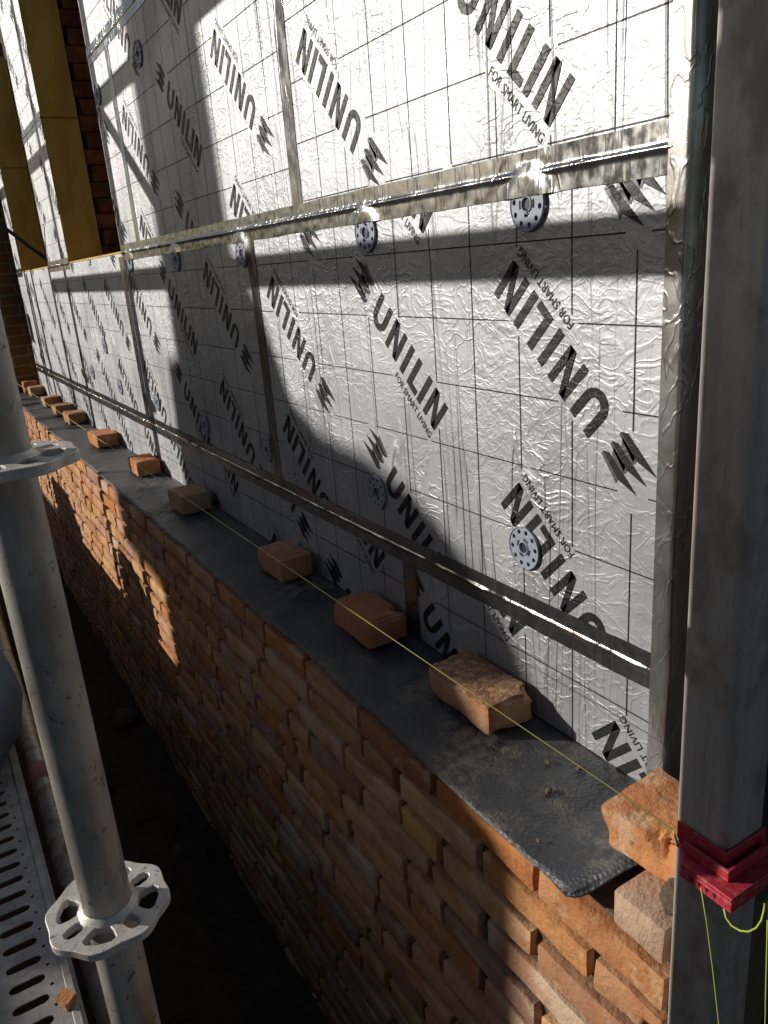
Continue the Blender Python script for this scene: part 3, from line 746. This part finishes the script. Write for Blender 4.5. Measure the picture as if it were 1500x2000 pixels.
# ---- metal corner post (bricklayer's profile)
px0, px1, py0, py1 = -.3815, -.3275, -.205, -.150
bm = bmesh.new(); rr = .0085; loop = []
for cx, cy, a0 in ((px1-rr, py0+rr, -90), (px1-rr, py1-rr, 0), (px0+rr, py1-rr, 90), (px0+rr, py0+rr, 180)):
    for k in range(6): a = math.radians(a0+18*k); loop.append((cx+rr*math.cos(a), cy+rr*math.sin(a)))
zz = [0+.25*k for k in range(15)]
v = [(x-px1, y-py0, z) for z in zz for x, y in loop]; n_ = len(loop)
f = [(j*n_+i, j*n_+(i+1) % n_, (j+1)*n_+(i+1) % n_, (j+1)*n_+i) for j in range(len(zz)-1) for i in range(n_)]
pp = thing('masonry_profile', 'upright square grey metal bricklaying post at the wall corner on the right', 'metal post', (px1, py0, -.05))
o = smooth(obj('tube', pydata('tube', v, f), M_PROF, pp))
o2 = obj('foot_plate', box_bm(-.11, .05, -.05, .11, 0, .006), M_PROF, pp)
# ---- red line holder clipped on the post
lh = thing('line_holder', 'red plastic corner line holder clipped round the metal post', 'line holder', (px1, py0, 1.156))
def lshape(d0, d1, z0, z1, la, lb, sk=.0, nm='arm', bev=.0006):
    # L in plan round the post corner: offset d0..d1 from the faces, arms la along -X and lb along +Y
    pts = [(-la+sk*d0, -d0), (d0, -d0), (d0, lb), (d1, lb), (d1, -d1), (-la+sk*d1, -d1)]
    bm = plate_bm([(a, b) for a, b in pts], [], z1-z0); bmesh.ops.translate(bm, verts=bm.verts[:], vec=(0, 0, z0-1.156))
    bmesh.ops.bevel(bm, geom=[e for e in bm.edges if len(e.link_faces) == 2 and e.calc_face_angle(0) > .5], offset=bev, segments=1, affect='EDGES')
    return obj(nm, bm, M_RED, lh)
lshape(.0006, .0032, 1.1708, 1.189, .050, .052, 1, 'back_plate')
lshape(.0006, .0250, 1.1660, 1.1703, .048, .052, .9, 'shelf')
lshape(.0085, .0120, 1.1705, 1.1810, .034, .050, 0, 'inner_ridge')
lshape(.0222, .0252, 1.1560, 1.1658, .048, .052, .9, 'front_lip')
for k in range(4):
    obj('notch_shade', pydata('notch_shade', [(-.005-.0075*k+.016, -.02535, .0082), (-.009-.0075*k+.016, -.02535, .0082), (-.007-.0075*k+.016, -.02535, .0022)], [(0, 1, 2)]), M_BLACK, lh)  # flat black triangles laid on the lip as the shade in its notches
# ---- strings
def tag_line(nm, pts, r, mat, label, n=6):
    b = Vector(pts[0]); me = tube_me([Vector(q)-b for q in pts], r, n, nm); me.materials.append(mat)
    return tag(obj(nm, me, None, None, b), label, 'string')
L0, L1 = Vector((-.380, -.2062, 1.1745)), Vector((-6.0, -.2062, 1.146))
o = tag_line('mason_line', [L0, L0.lerp(L1, .3), L0.lerp(L1, .7), L1], .0007, M_YEL, 'taut yellow mason line stretched along the wall above the loose bricks')
me = tube_me([Vector(q) for q in [(0, 0, 0), (.0045, -.0026, -.004), (.008, -.003, -.011), (.002, -.0026, -.012)]], .0012, 6, 'knot'); me.materials.append(M_YEL); obj('knot', me, None, o)
def ray_y(px, y):
    d = Xc*((px[0]-750)/1512)+Yc*((px[1]-1000)/1512)+Zc; t_ = (y-CAMLOC[1])/d.y
    return Vector(CAMLOC)+d*t_
tag_line('string_tail', [ray_y(q, -.2305) for q in ((1369, 1735), (1380, 1800), (1393, 1900), (1404, 2000), (1412, 2090))], .0005, M_LIME, 'thin green string hanging straight down from the red line holder')
tag_line('string_loop', [ray_y(q, y) for q, y in (((1414, 1775), -.229), ((1418, 1792), -.230), ((1429, 1808), -.230), ((1446, 1818), -.229), ((1462, 1820), -.227), ((1477, 1813), -.223), ((1487, 1798), -.218), ((1492, 1780), -.212), ((1494, 1765), -.207))], .0009, M_LIME, 'bright lime string loop hanging below the red line holder', 8)
tag_line('string_tail', [ray_y(q, -.200) for q in ((1500, 1760), (1498, 1850), (1496, 1930), (1493, 2090))], .0006, M_LIME, 'yellow-green string hanging at the right edge of the picture')

# ================================================================== SCAFFOLD
PX, PY = -.7126, -.658
def rosette_outline(n=96):
    pts = []
    for k in range(n):
        a = 2*math.pi*k/n
        r = .0602+.0020*math.cos(8*a)
        pts.append((r*math.cos(a), r*math.sin(a)))
    return pts
def wedge_hole(a, big):
    c_, s_ = math.cos(a), math.sin(a); pts = []
    if big:
        loc = [(.030, -.0075), (.036, -.0125), (.044, -.0160), (.0485, -.0125), (.0505, 0), (.0485, .0125), (.044, .0160), (.036, .0125), (.030, .0075)]
    else:
        loc = [(.0305, -.004), (.034, -.0062), (.043, -.0066), (.0485, -.0045), (.0500, 0), (.0485, .0045), (.043, .0066), (.034, .0062), (.0305, .004)]
    return [(x*c_-y*s_, x*s_+y*c_) for x, y in loc]
RA = math.radians(22)
bm = plate_bm(rosette_outline(), [wedge_hole(k*math.pi/4, k % 2 == 1) for k in range(8)]+[circ(0, 0, .022, 20)], .009)
bmesh.ops.bevel(bm, geom=[e for e in bm.edges if len(e.link_faces) == 2 and e.calc_face_angle(0) > .9], offset=.0008, segments=1, affect='EDGES')
rosm = bpy.data.meshes.new('rosette'); bm.to_mesh(rosm); bm.free(); rosm.materials.append(M_ROS)
v = []; f = []; n_ = 28
for j, (r, z) in enumerate([(.0243, .0140), (.0262, .0125), (.0285, .0102), (.0300, .0088)]):
    for k in range(n_): a = 2*math.pi*k/n_; r2 = r+.0012*noise.noise(Vector((math.cos(a)*3, math.sin(a)*3, j))); v.append((r2*math.cos(a), r2*math.sin(a), z))
for j in range(3):
    for k in range(n_): f.append((j*n_+k, (j+1)*n_+k, (j+1)*n_+(k+1) % n_, j*n_+(k+1) % n_))
wem = pydata('weld', v, f); wem.materials.append(M_ROS)
for q in wem.polygons: q.use_smooth = True
stm = tube_me([(0, 0, .0+.2*k) for k in range(19)], .02415, 40, 'tube'); stm.materials.append(M_GALV)
def standard(x, y, label, z0=.40, ros=(1.083, 1.558, 2.05, 2.55), parts=True):
    s_ = thing('scaffold_standard', label, 'scaffold pole', (x, y, z0), 'scaffold standards')
    obj('tube', stm, None, s_)
    for z in ros:
        r_ = obj('rosette', rosm, None, s_, (0, 0, z-z0-.009), (0, 0, RA)); 
        if parts: obj('weld', wem, None, r_)
    return s_
standard(PX, PY, 'galvanised scaffold pole with rosette discs standing at the left foreground', -.06)
standard(-2.89, PY, 'galvanised scaffold pole one bay beyond the foreground one, outside the frame')
for xs_, w_ in ((-2.87, 'throwing the thin shadow under the window'), (-4.05, 'throwing a thin shadow below the middle pier'), (-4.48, 'throwing a thin shadow beside it'), (-5.12, 'throwing a thin shadow near the far wall'), (-5.40, 'throwing the farthest thin shadow')):
    yy = -1.39 if xs_ in (-4.48, -5.12) else PY-.02
    standard(xs_+SX*yy, yy, 'galvanised scaffold pole outside the frame ' + w_, .40, (1.558,), False)
def pipe(nm, a, b, r, label, mat=M_GALV, cat='scaffold tube', group='scaffold rails'):
    a, b = Vector(a), Vector(b); me = tube_me([Vector((0, 0, 0)), (b-a)*.5, b-a], r, 16, nm); me.materials.append(mat)
    o = obj(nm, me, None, None, a); return tag(o, label, cat, group)
YO = -1.0
def railpt(xs_, zs_, y=YO): return cast(xs_, zs_, y)
a, b = railpt(-4.42, 1.684), railpt(1.5, 1.684); pipe('guard_rail', a, b, .033, 'lower scaffold guard rail behind the photographer, its shadow the level band on the boards')
a, b = railpt(-6.5, 2.245), railpt(1.5, 2.245); pipe('guard_rail', a, b, .030, 'upper scaffold guard rail behind the photographer, its shadow near the picture top')
pipe('diagonal_brace', railpt(-2.96, 2.29), railpt(-1.95, 1.57), .024, 'slanting scaffold brace behind the photographer, its shadow beside the window')
lg = pipe('ledger', (-2.86, -.668, .62), (-.737, -.668, .62), .0242, 'horizontal grey scaffold tube running below the deck edge beside the pole')
me = tube_me([(1.09, 0, 0), (1.16, 0, 0)], .0249, 20, 'paint_mark'); me.materials.append(simple('pink_paint', (.42, .17, .17), .7).m); obj('paint_mark', me, None, lg)
# ---- perforated steel deck
ZD = .72
def deck(xa, xb, y0, y1, label, fine):
    d_ = thing('scaffold_deck', label, 'scaffold deck', (xa, y0, ZD-.06), 'perforated scaffold deck planks')
    L_ = xb-xa; Wd = y1-y0
    # tile one 0.10 m cell with staggered slots
    cx = .08; hol = []; ncol = 4; cw = (Wd-.064)/ncol
    for c in range(ncol):
        yy = .032+cw*(c+.5)
        for r_ in range(2):
            xx = .02+.04*r_+(.009 if c % 2 else -.009)
            hol.append(oblong(xx, yy, cw*.80, .0155, math.pi/2))
            hol.append(circ((xx+.02) % .08 if .006 < (xx+.02) % .08 < .074 else .04, yy+cw*.5*(1 if c % 2 else -.0), .0032, 6) if c % 2 else circ(xx+.0195, yy+cw*.28, .0032, 6))
    bm = plate_bm([(0, 0), (cx, 0), (cx, Wd), (0, Wd)], hol, .002)
    cell = bpy.data.meshes.new('c'); bm.to_mesh(cell); bm.free()
    cv = np.array([q.co[:] for q in cell.vertices]); cf = [tuple(q.vertices) for q in cell.polygons]
    # drop the end caps between cells
    cf = [q for q in cf if not (all(abs(cv[i][0]) < 1e-6 for i in q) or all(abs(cv[i][0]-cx) < 1e-6 for i in q))]
    v = []; f = []; nn = int(L_/cx)
    for k in range(nn):
        b0 = len(v); v += [(q[0]+k*cx, q[1], q[2]+.058) for q in cv]; f += [tuple(b0+i for i in q) for q in cf]
    obj('slotted_plate', pydata('slotted_plate', v, f), M_DECK, d_)
    bm = box_bm(0, L_, Wd-.004, Wd, 0, .0575); obj('side_flange', bm, M_DECK, d_)
    bm = box_bm(0, L_, 0, .004, 0, .0575); obj('side_flange', bm, M_DECK, d_)
    bm = box_bm(0, L_, Wd-.016, Wd-.0045, .0605, .0635, .001, 1); obj('edge_rib', bm, M_DECK, d_)
    bpy.data.meshes.remove(cell)
deck(-5.0, 1.0, -1.02, -.703, 'perforated galvanised scaffold deck plank at the lower left', True)
deck(-5.0, 1.0, -1.35, -1.033, 'second perforated deck plank beside the first, outside the frame', True)
# brick chip on the deck
q = ray_z((131, 1953), ZD+.006)
bm = box_bm(-.012, .012, -.009, .009, -.006, .008, .002, 1)
for vv in bm.verts: vv.co += noise.noise_vector(vv.co*120)*.004
o = obj('brick_chip', bm, M_LB_ORA, None, (q.x, q.y, ZD+.006), (0, 0, .5)); tag(o, 'small orange brick chip on the edge of the perforated deck', 'brick chip')
# tubs on the deck (outside the frame, they throw the blocky shadows on the brickwork)
for x0, x1, zt, w_ in ((-3.43, -3.13, .985, 'nearer'), (-5.0, -4.43, .955, 'farther')):
    tb = thing('mortar_tub', 'black rubber mortar tub on the deck outside the frame, %s one' % w_, 'tub', ((x0+x1)/2, -.86, ZD+.003), 'mortar tubs')
    bm = box_bm(x0-(x0+x1)/2, x1-(x0+x1)/2, -.12, .12, 0, zt-ZD-.01, .03, 3)
    bmesh.ops.delete(bm, geom=[fc_ for fc_ in bm.faces if fc_.normal.z > .9 and fc_.calc_center_median().z > .1], context='FACES')
    ob = obj('body', bm, M_TUB, tb); md = ob.modifiers.new('t', 'SOLIDIFY'); md.thickness = .005
# dark blue cloth sack at the left edge
bm = bmesh.new(); bmesh.ops.create_icosphere(bm, subdivisions=4, radius=1)
for vv in bm.verts:
    q = vv.co.copy(); k = 1+.12*noise.noise(q*1.6)+.05*noise.noise(q*5)
    vv.co = Vector((q.x*.27*k, q.y*.105*k, q.z*.12*k+.11))
    if vv.co.z < .01: vv.co.z = .01
o = smooth(obj('cloth_bag', bm, M_CLOTH, None, (-1.80, -.775, ZD+.006))); tag(o, 'dark blue cloth bag slumped on the deck at the left edge', 'bag')
# rubble in the trench
for k in range(26):
    rs = random.Random(900+k); x = -5+4.2*rs.random(); y = -.55+.3*rs.random(); r_ = .02+.045*rs.random()**2
    bm = bmesh.new(); bmesh.ops.create_icosphere(bm, subdivisions=2, radius=r_)
    for vv in bm.verts: vv.co = vv.co*(1+.55*noise.noise(vv.co*22+Vector((k*3, 0, 0)))); vv.co.z *= .6
    o = obj('rubble_lump', bm, [M_SOIL, M_SOIL, M_SOIL, M_MORTAR][k % 4], None, (x, y, -.075)); tag(o, 'dim lump of rubble lying in the dark trench', 'rubble', 'rubble lumps in the trench')

# ================================================================== FAR END
fw = thing('side_wall', 'brown facing-brick wall closing the far end beyond the insulation', 'brick wall', (-5.99, -.3, .6))
obj('mortar', box_bm(-.2, .004, .09, .75, -.6, 3.0), M_FMORTAR, fw)
bm = box_bm(0, .010, -.1, .1, -.0265, .0265, .003, 1); fbm = bpy.data.meshes.new('brick'); bm.to_mesh(fbm); bm.free(); fbm.materials.append(M_FARB)
for c in range(31):
    z = 1.0-.6+.0+.068*c
    for k in range(2):
        y = .04+.215*k+(.107 if c % 2 else 0)
        obj('brick', fbm, None, fw, (.002+.002*random.random(), y+.15, z), (0, 0, 0))
# black downpipe with a grey box on the far wall
dp = thing('downpipe', 'black downpipe stub on the far brown wall', 'downpipe', (-5.93, -.19, 1.43))
me = tube_me([(0, 0, 0), (0, 0, 1.8)], .040, 16, 'pipe'); me.materials.append(M_BLACK); obj('pipe', me, None, dp)
obj('collar', box_bm(-.045, .045, -.045, .045, 0, .05, .01, 2), M_BLACK, dp)
gb = thing('junction_box', 'small grey box beside the downpipe on the far wall', 'box', (-5.86, -.27, 1.47))
obj('housing', box_bm(-.05, .05, -.03, .03, 0, .16, .006, 2), M_GREYBOX, gb); obj('bracket', box_bm(.05, .058, -.045, .045, -.012, .012), M_GREYBOX, gb)
# cable
a = ray_y((100, 512), .02); b = ray_y((-40, 405), -.25)
me = tube_me([Vector((0, 0, 0)), (b-a)*.33+Vector((0, 0, -.006)), (b-a)*.66+Vector((0, 0, -.006)), b-a], .009, 8, 'cable'); me.materials.append(M_BLACK)
o = obj('cable', me, None, None, a); tag(o, 'black cable slanting across the farther window from the left edge', 'cable')
